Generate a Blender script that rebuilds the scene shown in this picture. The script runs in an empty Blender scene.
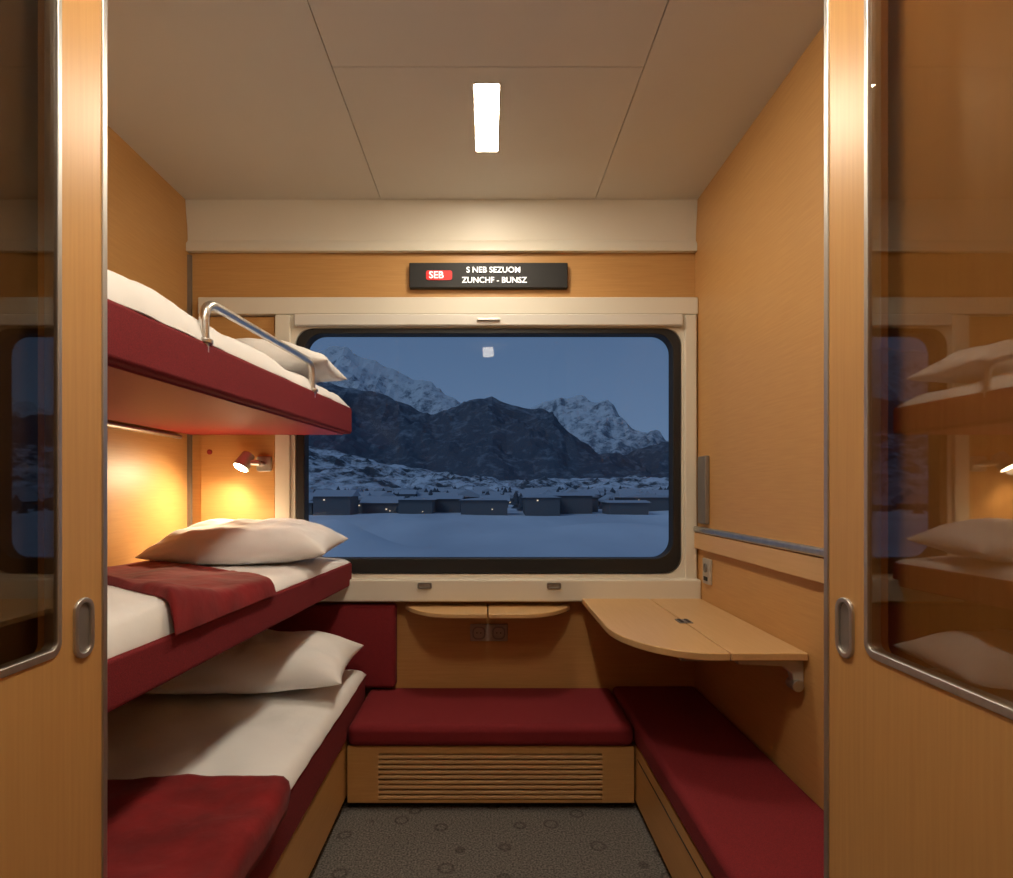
import bpy, math, random
from mathutils import Vector, noise, Matrix
random.seed(4)
S = bpy.context.scene
COL = S.collection
S.view_settings.view_transform = 'Standard'

# ------------------------------------------------------------ materials
def newmat(name):
    m = bpy.data.materials.new(name); m.use_nodes = True
    nt = m.node_tree
    return m, nt, nt.nodes['Principled BSDF'], nt.nodes['Material Output']

def noise_fac(nt, scale, mapscale=(1,1,1), detail=4, coord='Object'):
    tc = nt.nodes.new('ShaderNodeTexCoord'); mp = nt.nodes.new('ShaderNodeMapping')
    mp.inputs['Scale'].default_value = mapscale
    nz = nt.nodes.new('ShaderNodeTexNoise'); nz.inputs['Scale'].default_value = scale
    nz.inputs['Detail'].default_value = detail
    nt.links.new(tc.outputs[coord], mp.inputs['Vector']); nt.links.new(mp.outputs[0], nz.inputs['Vector'])
    return nz

def ramp(nt, fac, stops):
    r = nt.nodes.new('ShaderNodeValToRGB'); e = r.color_ramp.elements
    while len(e) < len(stops): e.new(0.5)
    for i, (p, c) in enumerate(stops):
        e[i].position = p; e[i].color = (*c, 1)
    nt.links.new(fac, r.inputs[0]); return r

def bump(nt, b, fac, strength, dist=0.002):
    bp = nt.nodes.new('ShaderNodeBump'); bp.inputs['Strength'].default_value = strength
    bp.inputs['Distance'].default_value = dist
    nt.links.new(fac, bp.inputs['Height']); nt.links.new(bp.outputs[0], b.inputs['Normal'])

def simple(name, c1, c2=None, scale=30, ms=(1,1,1), rough=.5, metal=0, bs=0, bd=.002, detail=4, sheen=0, lo=.3, hi=.7):
    m, nt, b, o = newmat(name)
    c2 = c2 or tuple(x*.9 for x in c1)
    n = noise_fac(nt, scale, ms, detail)
    r = ramp(nt, n.outputs['Fac'], [(lo, c1), (hi, c2)])
    nt.links.new(r.outputs[0], b.inputs['Base Color'])
    b.inputs['Roughness'].default_value = rough; b.inputs['Metallic'].default_value = metal
    if sheen: b.inputs['Sheen Weight'].default_value = sheen
    if bs: bump(nt, b, n.outputs['Fac'], bs, bd)
    return m

def wood(name, c1, c2, ms, rough=.35):
    m, nt, b, o = newmat(name)
    n1 = noise_fac(nt, 6, ms, 5)
    r = ramp(nt, n1.outputs['Fac'], [(.2, c1), (.8, c2)])
    nt.links.new(r.outputs[0], b.inputs['Base Color'])
    b.inputs['Roughness'].default_value = rough
    return m

WA, WB = (.60,.335,.118), (.52,.275,.092)
wood_h = wood('beech_horizontal', WA, WB, (1.2,1.2,26), .45)
wood_v = wood('beech_vertical', WA, WB, (24,24,.7), .36)
wood_t = wood('beech_table', (.66,.42,.20), (.60,.37,.16), (20,1,20), .38)
wood_l = wood('beech_pale', (.70,.44,.21), (.63,.385,.17), (1,1,24), .4)
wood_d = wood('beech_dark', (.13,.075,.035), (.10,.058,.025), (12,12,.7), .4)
ceil_m = simple('ceiling_laminate', (.70,.68,.63), (.68,.66,.61), 3, rough=.5)
cream = simple('cream_paint', (.75,.71,.61), (.73,.69,.59), 3, rough=.45)
gap_m = simple('shadow_gap', (.06,.05,.04), rough=.9)
black = simple('black_rubber', (.010,.010,.011), rough=.6)
metal = simple('brushed_aluminium', (.62,.61,.59), (.53,.52,.50), 40, (1,1,.1), rough=.42, metal=1)
steel = simple('satin_steel', (.78,.76,.73), rough=.3, metal=1)
dkmetal = simple('grey_metal', (.30,.28,.26), rough=.5, metal=.7)
red = simple('red_upholstery', (.25,.012,.019), (.135,.006,.011), 420, rough=.9, bs=.4, bd=.002, detail=2)
redsh = simple('red_board', (.32,.021,.024), (.29,.018,.021), 60, rough=.55)
blank = simple('red_blanket', (.27,.007,.009), (.15,.004,.005), 9, rough=.9, bs=.6, bd=.014, detail=6, sheen=.06)
linen = simple('white_linen', (.91,.905,.90), (.87,.865,.86), 7, rough=.85, bs=.35, bd=.014, detail=6)
plast = simple('grey_plastic', (.46,.42,.36), rough=.5)

# carpet
carpet, nt, b, o = newmat('patterned_carpet')
n = noise_fac(nt, 150, detail=4)
r = ramp(nt, n.outputs['Fac'], [(.35,(.055,.052,.05)), (.65,(.21,.195,.18))])
tc = nt.nodes.new('ShaderNodeTexCoord'); vo = nt.nodes.new('ShaderNodeTexVoronoi'); vo.inputs['Scale'].default_value = 9
nt.links.new(tc.outputs['Object'], vo.inputs['Vector'])
r2 = ramp(nt, vo.outputs['Distance'], [(.16,(1,1,1)), (.20,(.45,.43,.42)), (.24,(.45,.43,.42)), (.28,(1,1,1))])
mx = nt.nodes.new('ShaderNodeMix'); mx.data_type='RGBA'; mx.blend_type='MULTIPLY'; mx.inputs[0].default_value=.8
nt.links.new(r.outputs[0], mx.inputs[6]); nt.links.new(r2.outputs[0], mx.inputs[7])
nt.links.new(mx.outputs[2], b.inputs['Base Color']); b.inputs['Roughness'].default_value=.95
bump(nt, b, n.outputs['Fac'], .6, .004)

def emis(name, col, s, samp=True):
    m, nt, b, o = newmat(name)
    b.inputs['Base Color'].default_value = (*col,1)
    b.inputs['Emission Color'].default_value = (*col,1); b.inputs['Emission Strength'].default_value = s
    if not samp: m.cycles.emission_sampling = 'NONE'
    return m
LC=(1,.865,.67)
light_m = emis('ceiling_lamp_diffuser', LC, 108)
light3_m = emis('fill_lamp_diffuser', LC, 84)  # glow of the unseen lamp added as fill
light2_m = emis('corridor_lamp_diffuser', LC, 26)
bulb_m = emis('reading_bulb', (1,.82,.55), 40)
txt_m = emis('display_white', (.9,.9,.9), .8, False)
txt_r = emis('display_red', (.62,.02,.02), .4, False)

def glass(name, tint, ior=None, const=0.0):
    m, nt, b, o = newmat(name); nt.nodes.remove(b)
    tr = nt.nodes.new('ShaderNodeBsdfTransparent'); tr.inputs[0].default_value = (*tint,1)
    g = nt.nodes.new('ShaderNodeBsdfGlossy'); g.inputs['Roughness'].default_value = .01
    mix = nt.nodes.new('ShaderNodeMixShader'); mix.inputs[0].default_value = const
    if ior:
        f = nt.nodes.new('ShaderNodeFresnel'); f.inputs['IOR'].default_value = ior
        nt.links.new(f.outputs[0], mix.inputs[0])
    nt.links.new(tr.outputs[0], mix.inputs[1]); nt.links.new(g.outputs[0], mix.inputs[2])
    nt.links.new(mix.outputs[0], o.inputs['Surface'])
    return m
win_glass = glass('window_glass', (.95,.975,.99), 1.24)
door_glass = glass('tinted_door_glass', (.80,.75,.68), None, .11)

# ------------------------------------------------------------ mesh helpers
def group(name):
    e = bpy.data.objects.new(name, None); COL.objects.link(e); e.empty_display_size=.05; return e

def mk(name, verts, faces, mat, parent=None, bevel=0, seg=3, smooth=False, sub=0):
    me = bpy.data.meshes.new(name); me.from_pydata([tuple(v) for v in verts], [], faces); me.update()
    import bmesh
    bm = bmesh.new(); bm.from_mesh(me); bmesh.ops.recalc_face_normals(bm, faces=bm.faces); bm.to_mesh(me); bm.free()
    ob = bpy.data.objects.new(name, me); COL.objects.link(ob)
    me.materials.append(mat)
    if smooth or bevel:
        for p in me.polygons: p.use_smooth = True
    if bevel:
        md = ob.modifiers.new('bevel','BEVEL'); md.width=bevel; md.segments=seg; md.limit_method='ANGLE'; md.angle_limit=math.radians(40)
        md.harden_normals = True
    if sub:
        md = ob.modifiers.new('sub','SUBSURF'); md.levels=sub; md.render_levels=sub
    if parent: ob.parent = parent
    return ob

def boxes(name, L, mat, parent=None, bevel=0, seg=3):
    V=[];F=[]
    for (x0,x1,y0,y1,z0,z1) in L:
        k=len(V)
        V += [(x0,y0,z0),(x1,y0,z0),(x1,y1,z0),(x0,y1,z0),(x0,y0,z1),(x1,y0,z1),(x1,y1,z1),(x0,y1,z1)]
        F += [[k+i for i in f] for f in [(0,3,2,1),(4,5,6,7),(0,1,5,4),(1,2,6,5),(2,3,7,6),(3,0,4,7)]]
    return mk(name,V,F,mat,parent,bevel,seg)
def box(name,x0,x1,y0,y1,z0,z1,mat,parent=None,bevel=0,seg=3):
    return boxes(name,[(x0,x1,y0,y1,z0,z1)],mat,parent,bevel,seg)

def ax(p,q,a,axis):
    return {'z':(p,q,a),'x':(a,p,q),'y':(p,a,q)}[axis]
def prism(name, pts, a0, a1, axis, mat, parent=None, bevel=0, seg=2):
    n=len(pts)
    V=[ax(p,q,a0,axis) for p,q in pts]+[ax(p,q,a1,axis) for p,q in pts]
    F=[list(range(n))[::-1], list(range(n,2*n))]+[[i,(i+1)%n,n+(i+1)%n,n+i] for i in range(n)]
    return mk(name,V,F,mat,parent,bevel,seg)
def rrect(p0,p1,q0,q1,r,seg=10):
    pts=[]
    for (cx,cy,a) in [(p1-r,q1-r,0),(p0+r,q1-r,90),(p0+r,q0+r,180),(p1-r,q0+r,270)]:
        for i in range(seg+1):
            t=math.radians(a+90*i/seg); pts.append((cx+r*math.cos(t),cy+r*math.sin(t)))
    return pts
def ring(name, outer, inner, a0, a1, axis, mat, parent=None, bevel=0):
    n=len(outer); V=[]
    for pts,a in ((outer,a0),(inner,a0),(outer,a1),(inner,a1)): V+=[ax(p,q,a,axis) for p,q in pts]
    F=[]
    for i in range(n):
        j=(i+1)%n
        F+=[[i,j,n+j,n+i],[2*n+i,3*n+i,3*n+j,2*n+j],[i,2*n+i,2*n+j,j],[n+i,n+j,3*n+j,3*n+i]]
    return mk(name,V,F,mat,parent,bevel,2)
def tube(name, pts, r, mat, parent=None, cyclic=False, res=10):
    cu=bpy.data.curves.new(name,'CURVE'); cu.dimensions='3D'; cu.bevel_depth=r; cu.bevel_resolution=5; cu.use_fill_caps=True
    sp=cu.splines.new('POLY'); sp.points.add(len(pts)-1)
    for i,p in enumerate(pts): sp.points[i].co=(*p,1)
    sp.use_cyclic_u=cyclic
    ob=bpy.data.objects.new(name,cu); COL.objects.link(ob)
    dg=bpy.context.evaluated_depsgraph_get(); me=bpy.data.meshes.new_from_object(ob.evaluated_get(dg))
    bpy.data.objects.remove(ob)
    for p in me.polygons: p.use_smooth=True
    me.materials.clear(); me.materials.append(mat)
    o=bpy.data.objects.new(name,me); COL.objects.link(o)
    if parent:o.parent=parent
    return o
def cyl(name, p0, p1, r, mat, parent=None, r2=None, n=24):
    p0=Vector(p0);p1=Vector(p1);d=(p1-p0).normalized(); u=d.orthogonal().normalized(); w=d.cross(u)
    r2=r if r2 is None else r2; V=[];
    for c,rr in ((p0,r),(p1,r2)):
        for i in range(n):
            t=2*math.pi*i/n; V.append(c+u*rr*math.cos(t)+w*rr*math.sin(t))
    F=[list(range(n))[::-1],list(range(n,2*n))]+[[i,(i+1)%n,n+(i+1)%n,n+i] for i in range(n)]
    return mk(name,V,F,mat,parent,min(r,r2)*.12,2)

# ------------------------------------------------------------ room shell
XL,XR,YB,ZC = -1.392,.964,2.70,2.586
DL,DR,YD,YF = -.693,.612,1.05,-1.3       # door planes, door jamb depth, corridor end
box('floor',XL-.06,XR+.06,YF-.05,YB+.06,-.06,0,carpet)
g=group('ceiling')
boxes('panels',[(XL,-.4945,1.0,YB,ZC,ZC+.02),(.4945,XR,1.0,YB,ZC,ZC+.02),
 (-.4915,.4915,1.8335,YB,ZC,ZC+.02),(-.4915,.4915,YF,1.8305,ZC,ZC+.02),
 (DL-.1,-.4945,YF,1.0,ZC,ZC+.02),(.4945,DR+.1,YF,1.0,ZC,ZC+.02)],ceil_m,g)
box('backing',XL-.06,XR+.06,YF-.05,YB+.06,ZC+.02,ZC+.05,gap_m,g)
box('wall_left',XL-.05,XL,1.0,YB+.06,0,ZC+.05,wood_h)
box('wall_right',XR,XR+.05,1.0,YB+.06,0,ZC+.05,wood_h)
WX0,WX1,WZ0,WZ1=-.885,.889,.860,1.995
boxes('wall_back',[(XL,WX0,YB,YB+.06,0,ZC),(WX1,XR,YB,YB+.06,0,ZC),(WX0,WX1,YB,YB+.06,0,WZ0),(WX0,WX1,YB,YB+.06,WZ1,ZC)],wood_h)
box('wall_front',DL-.15,DR+.15,YF-.05,YF,0,ZC,wood_v)
box('wall_partition_left',XL,DL-.06,1.0,1.05,0,ZC,wood_v)
box('wall_partition_right',DR+.06,XR,1.0,1.05,0,ZC,wood_v)
# cove above window: shallow concave fascia
pts=[(YB,ZC),(YB-.035,ZC),(YB-.030,ZC-.05),(YB-.018,ZC-.12),(YB-.014,ZC-.18),(YB-.03,ZC-.20),(YB-.03,ZC-.235),(YB,ZC-.235)]
prism('trim_1',pts,XL,XR,'x',cream,None,.003)
# corner trim + panel joint on window wall, left
box('trim_2',XL,XL+.016,YB-.016,YB,.75,2.34,dkmetal)
g=group('wall_panel')
box('board',XL+.065,-.985,YB-.022,YB,.80,2.05,wood_h,g,.003)
cyl('rivet',(-1.285,YB-.026,1.425),(-1.285,YB-.02,1.425),.012,redsh,g)

# ------------------------------------------------------------ window
g=group('window_1')
out=rrect(-.978,XR-.002,.80,2.055,.004); inn=rrect(-.884,.888,.864,1.992,.075)
ring('cream_frame',out,inn,YB-.035,YB+.002,'y',cream,g,.004)
ring('rubber_gasket',rrect(-.880,.884,.868,1.992,.08),rrect(-.842,.849,.935,1.968,.085),YB-.040,YB+.03,'y',black,g,.004)
prism('glass_pane',rrect(-.85,.857,.925,1.976,.085),YB+.012,YB+.016,'y',win_glass,g)
box('head_trim',-1.33,XR-.001,YB-.045,YB,2.055,2.134,cream,g,.006)
box('blind_cassette',-.885,.890,YB-.062,YB-.03,1.998,2.052,ceil_m,g,.008)
boxes('blind_handle',[(-.05,.055,YB-.074,YB-.058,2.018,2.03)],metal,g,.004)
box('mullion_left',-.975,-.905,YB-.05,YB-.03,.80,2.052,cream,g,.006)
box('mullion_right',.902,.955,YB-.05,YB-.03,.80,2.052,cream,g,.006)
box('sill',-.93,XR-.001,YB-.085,YB,.745,.845,cream,g,.008)
for x in (-.285,.297):
    ring('latch_rim',rrect(x-.032,x+.032,.805,.832,.006,4),rrect(x-.024,x+.024,.811,.826,.004,4),YB-.092,YB-.084,'y',dkmetal,g)
    box('latch_plate',x-.026,x+.026,YB-.089,YB-.083,.809,.828,metal,g)

# ------------------------------------------------------------ display sign
g=group('information_display_sign')
box('housing',-.363,.368,YB-.03,YB,2.181,2.297,black,g,.004)
prism('logo_badge',rrect(-.285,-.165,2.216,2.260,.01,4),YB-.033,YB-.029,'y',txt_r,g)
def text(body,x,z,size,mat,par,align='LEFT'):
    cu=bpy.data.curves.new('lettering','FONT'); cu.body=body; cu.size=size; cu.align_x=align; cu.extrude=.0008; cu.offset=.0006
    ob=bpy.data.objects.new('lettering',cu); COL.objects.link(ob)
    ob.rotation_euler=(math.pi/2,0,0); ob.location=(x,YB-.034,z); ob.data.materials.append(mat); ob.parent=par
text('SEB',-.272,2.224,.045,txt_m,g)
text('S NEB SEZUOM',-.10,2.250,.037,txt_m,g)
text('ZUNCHF - BUNSZ',-.12,2.203,.037,txt_m,g)

# ------------------------------------------------------------ ceiling lamps
g=group('added_fill_lamp')
ring('rim',rrect(-.050,.042,1.902,2.288,.004,4),rrect(-.046,.038,1.906,2.284,.004,4),ZC-.003,ZC,'z',ceil_m,g)
prism('diffuser',rrect(-.045,.037,1.907,2.283,.004,4),ZC-.0035,ZC-.0005,'z',light_m,g)
# unseen fill lamp, added near the door to brighten the compartment: surface-mounted box
g=group('added_fill_lamp')
ring('rim',rrect(-.065,.057,.585,1.015,.008,4),rrect(-.052,.044,.60,1.0,.006,4),ZC-.010,ZC,'z',metal,g)
prism('diffuser',rrect(-.054,.046,.60,1.0,.006,4),ZC-.06,ZC-.001,'z',light3_m,g,.006)
g=group('corridor_ceiling_lamp')
ring('rim',rrect(-.06,.06,-.06,.06,.01,4),rrect(-.05,.05,-.05,.05,.008,4),ZC-.012,ZC,'z',metal,g)
prism('diffuser',rrect(-.048,.052,-.051,.051,.008,4),ZC-.08,ZC-.001,'z',light2_m,g,.003)

# ------------------------------------------------------------ bedding helpers
def pillow(name, loc, w, l, h, rot=0, tilt=(0,0), seed=0):
    N,M=44,30; V=[];F=[]
    R=Matrix.Rotation(rot,3,'Z')@Matrix.Rotation(tilt[0],3,'X')@Matrix.Rotation(tilt[1],3,'Y')
    for side in (1,-1):
        for j in range(M+1):
            for i in range(N+1):
                u=2*i/N-1; v=2*j/M-1
                prof=(max(0,1-abs(u)**2.6)*max(0,1-abs(v)**2.4))**.55
                x=u*w/2*(1-.07*(1-v*v)*abs(u)**3); y=v*l/2*(1-.09*(1-u*u)*abs(v)**3)
                wr=noise.fractal(Vector((u*2.2+seed,v*1.8,side*3.0+seed)),1.0,2.1,4)
                cr=math.sin(u*7+v*4*math.copysign(1,u)+seed)*.5*abs(u)**2
                z=prof*h*(.66 if side>0 else -.34)+(wr*.022+cr*.008)*prof**.6*(1 if side>0 else .4)
                V.append(R@Vector((x,y,z))+Vector(loc))
    K=(N+1)*(M+1)
    for s in (0,1):
        for j in range(M):
            for i in range(N):
                a=s*K+j*(N+1)+i; f=[a,a+1,a+N+2,a+N+1]; F.append(f if s==0 else f[::-1])
    import bmesh
    ob=mk(name,V,F,linen,None,0,0,True,1)
    bm=bmesh.new(); bm.from_mesh(ob.data); bmesh.ops.remove_doubles(bm,verts=bm.verts,dist=.0008); bmesh.ops.recalc_face_normals(bm,faces=bm.faces); bm.to_mesh(ob.data); bm.free()
    for p in ob.data.polygons: p.use_smooth=True
    return ob

def spread(name, x0f, x1f, y0f, y1f, base, thick, mat, seed=0, wr=.008, p=10, NX=48, NY=70, parent=None, over=0.0, freq=5, fold=0):
    """padded bedding layer: x0f/x1f(y) limits across, y0f/y1f(s) limits along, base(x,y), thick(x,y)"""
    V=[];F=[]
    for j in range(NY+1):
        for i in range(NX+1):
            s=i/NX; t=j/NY
            y=y0f(s)+(y1f(s)-y0f(s))*t
            xa,xb=x0f(y),x1f(y); x=xa+(xb-xa)*s
            e=(max(0,1-abs(2*s-1)**p)*max(0,1-abs(2*t-1)**(p*1.4)))**.5
            n=noise.fractal(Vector((x*freq+seed,y*freq*.8,seed)),1.0,2.0,4)
            f=math.sin((x*1.0+y*.6)*26+4*noise.noise(Vector((x*3,y*3,seed))))*fold
            z=base(x,y)+thick(x,y)*e+(n*wr+f)*e
            b=noise.noise(Vector((y*9+seed,3.1,0)))
            bul=over*math.sin(min(1,max(0,(s-.8)/.2))*math.pi*.5)*(1+.5*b)
            V.append((x+bul*(1 if s>.8 else 0),y,z))
    W=NX+1
    for j in range(NY):
        for i in range(NX):
            a=j*W+i; F.append([a,a+1,a+W+1,a+W])
    # underside
    K=len(V)
    idx=[i for i in range(W)]+[j*W+NX for j in range(1,NY+1)]+[NY*W+i for i in range(NX-1,-1,-1)]+[j*W for j in range(NY-1,0,-1)]
    for k in idx:
        x,y,z=V[k]; V.append((x,y,z-.002))
    n=len(idx)
    for k in range(n):
        F.append([idx[(k+1)%n],idx[k],K+k,K+(k+1)%n])
    F.append([K+k for k in range(n)])
    return mk(name,V,F,mat,parent,0,0,True)

xf=lambda y:-.621-(2.65-y)*.0759
C=lambda v:(lambda *a:v)

# ------------------------------------------------------------ upper bunk
def bunk(z0,z1,nm='bunk_bed'):
    g=group(nm)
    prism('upholstered_board',[(XL+.004,1.065),(xf(1.065),1.065),(xf(2.655),2.655),(XL+.004,2.655)],z0,z1,'z',red,g,.012,3)
    return g
g=bunk(1.505,1.625)
prism('underside_panel',[(XL+.05,1.10),(xf(1.1)-.03,1.10),(xf(2.62)-.03,2.62),(XL+.05,2.62)],1.499,1.508,'z',redsh,g,.002)
tube('wall_hinge_bar',[(XL+.012,1.07,1.488),(XL+.012,2.60,1.488)],.010,metal,g)
def rail_pts():
    a=1.475;b=2.20;zt=1.733;r=.05;P=[]
    P.append((xf(a)-.012,a,1.60))
    for i in range(9):
        t=math.pi/2*i/8; y=a+r-r*math.cos(t); P.append((xf(y)-.012,y,zt-r+r*math.sin(t)))
    for i in range(9):
        t=math.pi/2*i/8; y=b-r+r*math.sin(t); P.append((xf(y)-.012,y,zt-r+r*math.cos(t)))
    P.append((xf(b)-.012,b,1.60)); return P
tube('guard_rail',rail_pts(),.0125,steel,g)
for y in (1.475,2.20): cyl('rail_foot',(xf(y)-.012,y,1.622),(xf(y)-.012,y,1.634),.022,steel,g)
spread('duvet',C(XL+.02),lambda y:xf(y)-.035,C(1.08),C(2.63),C(1.625),lambda x,y:.098-.045*(y-1.1)/1.5,linen,1.3,.012,p=9,over=.03,freq=9,fold=.004,NY=130)
pillow('pillow',(-.955,2.36,1.75),.70,.40,.15,.05,(0,.03),2)

# ------------------------------------------------------------ middle bunk
g=bunk(.813,.921)
boxes('support_bracket',[(XL+.001,XL+.03,1.3,1.34,.70,.812),(XL+.001,XL+.03,2.3,2.34,.70,.812)],metal,g,.003)
duv_edge=lambda s:1.74-.35*s
def hmid(x,y):
    s=(x-XL)/(xf(y)-XL); d=duv_edge(s)+.08-y
    k=1/(1+math.exp(-d*22)); return .036+.045*k
spread('mattress_sheet',C(XL+.01),lambda y:xf(y)-.012,C(1.075),C(2.645),C(.921),hmid,linen,5.2,.007,p=14,over=.006,freq=7,fold=.002,NY=120,parent=g)
def bmid(x,y):
    s=min(1,max(0,(x-XL)/(xf(y)-XL))); return .922+hmid(x,y)*max(0,1-abs(2*s-1)**22)**.5
spread('blanket',C(XL+.015),lambda y:xf(y)+.001,lambda s:1.84-.53*s,lambda s:2.26-.43*s**1.5,bmid,C(.020),blank,2.2,.009,p=24,over=.014,freq=6,fold=.004,NX=64)
pillow('pillow',(-.955,2.34,1.018),.71,.42,.17,.03,(.05,-.02),7)

# ------------------------------------------------------------ lower bunk
LX=-.555
g=group('lower_berth_bench')
box('wood_base',XL+.002,LX-.004,1.055,2.69,.04,.262,wood_h,g,.003)
box('kick_board',XL+.002,LX-.05,1.055,2.69,0,.04,black,g)
box('seat_cushion',XL+.004,LX+.004,1.06,2.62,.262,.418,red,g,.02,4)
spread('mattress_sheet',C(XL+.01),C(LX-.005),C(1.07),C(2.615),C(.418),C(.047),linen,9.1,.009,p=14,over=.012,freq=6,fold=.004,NY=120,parent=g)
# blanket draping over the front edge
def drape_blanket():
    NX,NY=56,50;V=[];F=[]
    xl=XL+.015; top=LX-.0-xl; L=top+.09
    for j in range(NY+1):
        y=1.075+(1.53-1.075)*j/NY
        for i in range(NX+1):
            s=i/NX*L
            cr=1-.10*max(0,(i/NX-.9)/.1)**2*(j/NY)**6
            yy=1.075+(y-1.075)*cr
            if s<top: x=xl+s; z=.482
            else:
                q=(s-top); a=min(1,q/.045)*math.pi/2
                x=LX+.025*math.sin(a)+.003; z=.482-.028*(1-math.cos(a))-max(0,q-.045)
            n=noise.fractal(Vector((s*5,yy*5,4)),1.0,2.0,4)
            V.append((x+(n*.004 if s>top else 0),yy,z+n*.011+.005*math.sin(yy*30+s*9)*(s/L)))
    W=NX+1
    for j in range(NY):
        for i in range(NX):
            a=j*W+i;F.append([a,a+1,a+W+1,a+W])
    ob=mk('blanket',V,F,blank,None,0,0,True)
    md=ob.modifiers.new('solid','SOLIDIFY'); md.thickness=.009; md.offset=1
    return ob
drape_blanket()
pillow('pillow',(-.93,2.32,.545),.80,.44,.19,.02,(.06,-.03),12)

g=group('wall_backrest')
box('pad',XL+.004,-.42,2.628,YB-.001,.35,.728,red,g,.018,4)

# ------------------------------------------------------------ back bench
g=group('window_bench')
box('seat_cushion',-.548,.570,2.245,2.695,.250,.338,red,g,.03,5)
BX0,BX1=-.548,.57
boxes('wood_front',[(BX0,-.427,2.262,2.69,.03,.25),(.446,BX1,2.262,2.69,.03,.25),(-.427,.446,2.262,2.69,.222,.25),(-.427,.446,2.262,2.69,.03,.042)],wood_h,g)
box('grille_recess',-.43,.45,2.30,2.34,.035,.23,gap_m,g)
sl=[(-.428,.447,2.259,2.285,.046+.0196*i,.046+.0196*i+.0115) for i in range(9)]
boxes('grille_slats',sl,wood_l,g,.002)
box('kick_board',BX0,BX1,2.30,2.69,0,.03,black,g)

# ------------------------------------------------------------ right bench
g=group('side_bench')
box('wood_base',.578,XR-.002,1.055,2.69,.03,.25,wood_h,g,.003)
box('base_groove',.5765,.5785,1.06,2.24,.205,.210,gap_m,g)
box('kick_board',.62,XR-.002,1.055,2.69,0,.03,black,g)
box('seat_cushion',.572,XR-.003,1.06,2.69,.252,.346,red,g,.024,5)

# ------------------------------------------------------------ window shelf
g=group('folding_wall_shelf')
def half(xa,xb,sgn):
    pts=[(xa,YB),(xb,YB)]
    n=16; arc=[]
    for i in range(n+1):
        t=i/n; x=xb+(xa-xb)*t
        u=abs(x)/.385; d=.20*(1-max(0,(u-.35)/.65)**2.6)
        arc.append((x,YB-.03-d))
    return pts+arc
prism('leaf_left',half(-.378,-.004,-1),.702,.722,'z',wood_t,g,.004)
prism('leaf_right',half(.002,.376,1),.702,.722,'z',wood_t,g,.004)
boxes('hinge_strip',[(-.37,.37,YB-.03,YB,.690,.702)],dkmetal,g,.002)
g=group('power_socket')
box('plate',-.082,.092,YB-.014,YB,.548,.628,plast,g,.005)
for x in (-.042,.05):
    ring('socket_rim',rrect(x-.03,x+.03,.558,.618,.022,6),rrect(x-.024,x+.024,.564,.612,.018,6),YB-.018,YB-.012,'y',dkmetal,g)
    for dx in (-.009,.009): cyl('pin_hole',(x+dx,YB-.0155,.588),(x+dx,YB-.013,.588),.003,black,g,n=10)

# ------------------------------------------------------------ folding table
g=group('folding_table')
tx0,ty0,ty1=.425,1.74,2.655; r=.27
left=[(.728,ty1),(tx0,ty1)]
for i in range(15):
    t=math.pi/2*i/14
    left.append((tx0+r-r*math.cos(t)*1.0, ty0+.36-.36*math.sin(t)))
left.append((.728,ty0))
prism('table_leaf',left,.736,.760,'z',wood_t,g,.004)
prism('fixed_leaf',[(.732,ty0),(.962,ty0),(.962,ty1),(.732,ty1)],.736,.760,'z',wood_t,g,.004)
boxes('hinge',[(.705,.755,2.13,2.19,.7595,.763)],dkmetal,g,.001)
boxes('hinge_knuckles',[(.712,.722,2.135,2.185,.762,.765),(.738,.748,2.135,2.185,.762,.765)],black,g)
prism('support_bracket',[(.76,.734),(.962,.734),(.962,.64),(.935,.64),(.925,.69),(.90,.712),(.76,.718)],1.765,1.795,'y',plast,g,.004)
boxes('support_rail',[(.60,.95,1.80,1.83,.718,.736)],dkmetal,g,.002)
cyl('bracket_knob',(.94,1.755,.655),(.94,1.80,.655),.018,metal,g)

# ------------------------------------------------------------ right wall fittings
g=group('wall_rail')
box('aluminium_profile',XR-.028,XR,1.055,YB-.05,1.060,1.085,metal,g,.008)
box('ledge',XR-.022,XR,1.055,YB-.05,.985,1.058,wood_l,g,.004)
g=group('berth_latch')
box('plate',XR-.022,XR,YB-.18,YB-.09,1.10,1.40,dkmetal,g,.006)
g=group('wall_socket')
box('plate',XR-.014,XR,2.49,2.57,.84,.95,plast,g,.004)
cyl('dial',(XR-.02,2.53,.91),(XR-.013,2.53,.91),.02,dkmetal,g)
box('slot',XR-.017,XR-.013,2.51,2.55,.855,.872,black,g)

# ------------------------------------------------------------ reading lamp
g=group('reading_lamp')
lx,ly,lz=-1.10,YB-.022,1.375
prism('back_plate',rrect(lx+.035,lx+.105,lz-.04,lz+.03,.012,4),ly-.014,ly,'y',metal,g,.003)
cyl('arm',(lx+.065,ly-.012,lz-.005),(lx+.065,ly-.06,lz-.005),.012,steel,g)
cyl('swivel',(lx+.07,ly-.06,lz-.005),(lx+.02,ly-.06,lz+.0),.013,steel,g)
hd=Vector((-.30,-.45,-.82)).normalized(); c=Vector((lx,ly-.062,lz+.0))
cyl('head',c-hd*.045,c+hd*.03,.027,metal,g,r2=.038)
cyl('bulb',c+hd*.024,c+hd*.0335,.032,bulb_m,g)
sp=bpy.data.lights.new('reading_spot','SPOT'); sp.energy=21; sp.color=(1,.76,.47); sp.spot_size=math.radians(165); sp.spot_blend=1; sp.shadow_soft_size=.02
so=bpy.data.objects.new('reading_spot',sp); COL.objects.link(so); so.location=c+hd*.045; so.rotation_euler=hd.to_track_quat('-Z','Y').to_euler(); so.parent=g

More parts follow.
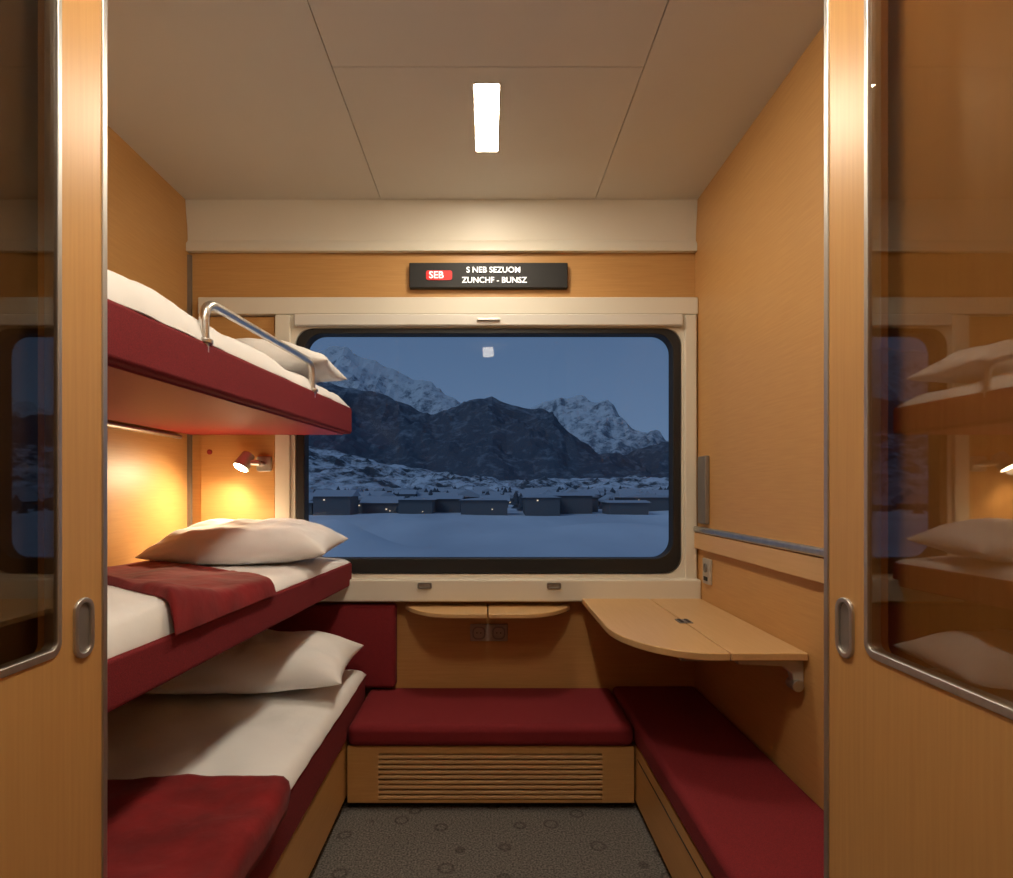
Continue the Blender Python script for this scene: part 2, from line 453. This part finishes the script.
# ------------------------------------------------------------ doors (sliding, glazed)
def door(name,xp,sgn,backmat):
    """xp: face plane; sgn: outward direction away from the aisle"""
    g=group(name); a,b2=(xp,xp+sgn*.035); x0,x1=min(a,b2),max(a,b2)
    gy0,gy1,gz0,gz1=-.55,.938,.985,2.50
    outer=rrect(-.80,YD,.0,ZC,.001,10); inner=rrect(gy0,gy1,gz0,gz1,.02,10)
    ring('leaf',outer,inner,x0,x1,'x',wood_v,g)
    f0,f1=xp-sgn*.003,xp+sgn*.02
    ring('glazing_bead',rrect(gy0-.003,gy1+.003,gz0-.003,gz1+.003,.023,10),rrect(gy0+.007,gy1-.007,gz0+.010,gz1-.007,.013,10),min(f0,f1),max(f0,f1),'x',metal,g,.002)
    prism('pane',rrect(gy0+.004,gy1-.004,gz0+.004,gz1-.004,.018,10),xp+sgn*.001,xp+sgn*.004,'x',door_glass,g)
    box('edge_profile',min(xp-sgn*.003,xp+sgn*.06),max(xp-sgn*.003,xp+sgn*.06),YD-.010,YD+.003,0,ZC,metal,g,.002)
    h0,h1=xp-sgn*.005,xp+sgn*.01
    ring('pull_rim',rrect(.968,1.016,.963,1.066,.0238,10),rrect(.977,1.007,.972,1.057,.0148,10),min(h0,h1),max(h0,h1),'x',metal,g,.002)
    h0,h1=xp-sgn*.0008,xp+sgn*.01
    prism('pull_recess',rrect(.975,1.009,.970,1.059,.016,10),min(h0,h1),max(h0,h1),'x',dkmetal,g)
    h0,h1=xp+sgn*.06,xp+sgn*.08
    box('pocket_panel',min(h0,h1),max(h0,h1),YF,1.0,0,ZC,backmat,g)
    h0,h1=xp,xp+sgn*.06
    box('jamb_panel',min(h0,h1),max(h0,h1),YF,-.805,0,ZC,wood_v,g)
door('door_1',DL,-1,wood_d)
door('door_2',DR,1,wood_v)

# ------------------------------------------------------------ outside: alpine dusk
w=bpy.data.worlds.new('dusk'); S.world=w; w.use_nodes=True; nt=w.node_tree
bg=nt.nodes['Background']; tc=nt.nodes.new('ShaderNodeTexCoord'); sx=nt.nodes.new('ShaderNodeSeparateXYZ')
nt.links.new(tc.outputs['Generated'],sx.inputs[0])
r=ramp(nt,sx.outputs['Z'],[(0,(.135,.205,.32)),(.12,(.10,.165,.28)),(.35,(.062,.11,.21)),(1,(.05,.09,.18))])
nt.links.new(r.outputs[0],bg.inputs[0]); bg.inputs[1].default_value=1.1
su=bpy.data.lights.new('mountain_fill_sun','SUN'); su.energy=.5; su.color=(.62,.8,1); su.angle=math.radians(25)  # weak blue sun added only to give the mountains form
so=bpy.data.objects.new('mountain_fill_sun',su); COL.objects.link(so); so.rotation_euler=(math.radians(50),0,math.radians(-50))

def mountain_mat(name, rock, snow, lo, hi, scale, zl, nzw=.35):
    m,nt,b,o=newmat(name)
    n=noise_fac(nt,scale,(1,1,1),10)
    n.inputs['Roughness'].default_value=.72
    geo=nt.nodes.new('ShaderNodeNewGeometry'); s=nt.nodes.new('ShaderNodeSeparateXYZ'); nt.links.new(geo.outputs['Normal'],s.inputs[0])
    s2=nt.nodes.new('ShaderNodeSeparateXYZ'); nt.links.new(geo.outputs['Position'],s2.inputs[0])
    mz=nt.nodes.new('ShaderNodeMath'); mz.operation='MULTIPLY'; mz.inputs[1].default_value=zl; nt.links.new(s2.outputs['Z'],mz.inputs[0])
    a=nt.nodes.new('ShaderNodeMath'); a.operation='ADD'; nt.links.new(n.outputs['Fac'],a.inputs[0]); nt.links.new(mz.outputs[0],a.inputs[1])
    h=nt.nodes.new('ShaderNodeMath'); h.operation='MULTIPLY_ADD'; h.inputs[1].default_value=nzw; nt.links.new(s.outputs['Z'],h.inputs[0]); nt.links.new(a.outputs[0],h.inputs[2])
    r=ramp(nt,h.outputs[0],[(lo,rock),(hi,snow)])
    nt.links.new(r.outputs[0],b.inputs['Base Color']); b.inputs['Roughness'].default_value=1; b.inputs['Specular IOR Level'].default_value=0
    return m
peak_m=mountain_mat('snowy_rock',(.15,.19,.24),(.58,.62,.66),.72,.92,.05,.0006,.4)
forest_m=mountain_mat('hazy_forest_slope',(.085,.105,.135),(.26,.30,.35),.74,.98,.06,.0006,.25)  # haze put into the colours, lifted and bluish
foot_m=mountain_mat('snowy_meadow_slope',(.08,.10,.12),(.60,.64,.70),.72,.86,.06,-.001)

def interp(P,t):
    if t<=P[0][0]: return P[0][1]
    for (a,b),(c,d) in zip(P,P[1:]):
        if t<=c:
            k=(t-a)/(c-a); return b+(d-b)*k
    return P[-1][1]
def mountain(name,D,depth,P,mat,amp,freq,seed,NX=300,NY=80):
    """P: skyline as (bearing slope, elevation slope) seen from the track"""
    V=[];F=[]; z0=-3
    for j in range(NY+1):
        v=j/NY*1.25
        for i in range(NX+1):
            t=-1.0+2.0*i/NX; x=t*D; y=D-depth*(1-v)
            H=interp(P,t)*D+1.25-z0
            k=v**1.15 if v<=1 else max(0,1-(v-1)*2.2)
            n=noise.ridged_multi_fractal(Vector((x*freq,y*freq*.6,seed)),1.0,2.1,6,1.0,2.0)-1.0
            n2=noise.fractal(Vector((x*freq*4,y*freq*4,seed+5)),1.0,2.0,4)
            e=min(1,v*2)*(1 if v<.9 else .45)
            V.append((x,y,z0+max(-1,H*k+n*amp*e+n2*amp*.18*e)))
    W=NX+1
    for j in range(NY):
        for i in range(NX):
            a=j*W+i;F.append([a,a+1,a+W+1,a+W])
    return mk(name,V,F,mat,None,0,0,False)
q=lambda L:[((x-488)/580,(490-y)/580) for x,y in L]
mountain('snowy_mountain',1500,420,q([(-90,380),(60,350),(200,372),(300,356),(330,349),(347,346),(362,354),(385,363),(410,377),(440,396),(480,414),(530,415),(556,403),(580,397),(602,406),(622,422),(642,438),(660,446),(720,430),(800,395),(900,420),(1070,380)]),peak_m,60,.0055,3.3)
mountain('forested_mountain',900,300,q([(-90,420),(100,400),(230,380),(300,382),(345,389),(385,398),(425,411),(446,412),(468,400),(492,393),(520,401),(548,415),(575,434),(600,453),(625,458),(655,445),(700,436),(800,400),(950,420),(1070,400)]),forest_m,24,.010,8.1)
mountain('snowy_foothill',520,200,q([(-90,440),(150,430),(310,446),(350,455),(400,466),(450,475),(520,481),(600,480),(680,476),(800,450),(1070,440)]),foot_m,7,.03,1.7)
# snow plain
snow=simple('snow_field',(.50,.54,.60),(.80,.83,.87),.07,(1,.25,1),rough=.95,detail=7)
V=[];F=[];NX,NY=140,110
for j in range(NY+1):
    for i in range(NX+1):
        y=6+560*(j/NY)**2; x=(-1+2*i/NX)*(30+y*1.2)
        bank=1.9*math.exp(-((x+9.5)/3.2)**2-((y-35)/5)**2)+.9*math.exp(-((x-11)/6)**2-((y-55)/6)**2)
        V.append((x,y,-2.2-.6*min(1,y/60)+bank+.5*noise.fractal(Vector((x*.05,y*.05,2)),1,2,3)*min(1,y/30)))
for j in range(NY):
    for i in range(NX):
        a=j*(NX+1)+i;F.append([a,a+1,a+NX+2,a+NX+1])
mk('snow_field_ground',V,F,snow,None,0,0,True)
# village and trees
g=group('village')
hw=simple('house_wall',(.13,.135,.145),rough=.9); hr=simple('snow_roof',(.42,.46,.52),rough=.9); hl=emis('lit_window',(1,.74,.48),.8,False)
Vw=[];Fw=[];Vr=[];Fr=[];L=[]
for k in range(320):
    if k<14:
        y=random.uniform(96,112); x=(-.31+.67*k/14+random.uniform(-.02,.02))*y; a=random.uniform(2.0,4.8); d=3; h=random.uniform(1.8,3.6); z=-3
    else:
        y=random.uniform(112,330); x=random.uniform(-.85,.85)*y; sc=.5+y/330; a=random.uniform(1.5,3.8)*sc; d=random.uniform(2,4); h=random.uniform(1.4,3.2)*sc; z=-3
    n=len(Vw); Vw+=[(x-a,y-d,z),(x+a,y-d,z),(x+a,y+d,z),(x-a,y+d,z),(x-a,y-d,z+h),(x+a,y-d,z+h),(x+a,y+d,z+h),(x-a,y+d,z+h)]
    Fw+=[[n+i for i in f] for f in [(0,1,5,4),(1,2,6,5),(2,3,7,6),(3,0,4,7)]]
    n=len(Vr); e=.4; rh=random.uniform(1.0,2.0) if k>=14 else random.uniform(.3,1.2)
    if k%2: Vr+=[(x-a-e,y-d-e,z+h),(x+a+e,y-d-e,z+h),(x+a+e,y+d+e,z+h),(x-a-e,y+d+e,z+h),(x-a-e,y,z+h+rh),(x+a+e,y,z+h+rh)]
    else: Vr+=[(x-a-e,y+d+e,z+h),(x-a-e,y-d-e,z+h),(x+a+e,y-d-e,z+h),(x+a+e,y+d+e,z+h),(x,y+d+e,z+h+rh),(x,y-d-e,z+h+rh)]
    Fr+= [[n+i for i in f] for f in ([(0,1,5,4),(3,4,5,2),(0,4,3),(1,2,5),(0,3,2,1)] if k%2 else [(0,1,5,4),(3,2,5,4),(1,2,5),(0,3,4),(0,3,2,1)])]
    for q2 in range(random.choice([0,0,1,1,2])):
        wx=x+random.uniform(-.7,.7)*a; wz=z+random.uniform(.6,max(.7,h-.4)); ws=random.uniform(.12,.26)*(y/180)
        L.append((wx-ws,wx+ws,y-d-.08,y-d-.01,wz-ws*.8,wz+ws*.8))
mk('house_walls',Vw,Fw,hw,g); mk('house_roofs',Vr,Fr,hr,g); boxes('lit_windows',L,hl,g)
tm=simple('hazy_conifer',(.045,.06,.078),(.08,.10,.125),2,rough=1)  # lighter bluish tones stand in for haze over the trees
V=[];F=[]
for k in range(1100):
    y=random.uniform(98,305); x=random.uniform(-.95,.95)*y; h=random.uniform(1.4,3.6)*(y/200+.35); rr=h*random.uniform(.3,.6)
    for lv in range(3):
        n=len(V); zb=-3.1+h*(.12+.25*lv); rt=rr*(1-.27*lv)
        for i in range(7):
            t=2*math.pi*i/7+k; V.append((x+rt*math.cos(t),y+rt*math.sin(t),zb))
        V.append((x,y,zb+h*.42)); 
        for i in range(7): F.append([n+i,n+(i+1)%7,n+7])
mk('conifer_forest',V,F,tm)

# ------------------------------------------------------------ camera
cd=bpy.data.cameras.new('camera'); co=bpy.data.objects.new('camera',cd); COL.objects.link(co)
co.location=(0,0,1.25); co.rotation_euler=(math.pi/2,0,0)
cd.sensor_fit='HORIZONTAL'; cd.sensor_width=36; cd.lens=580/1013*36; cd.shift_x=.0183; cd.shift_y=.0503
cd.clip_start=.02; cd.clip_end=5000
S.camera=co
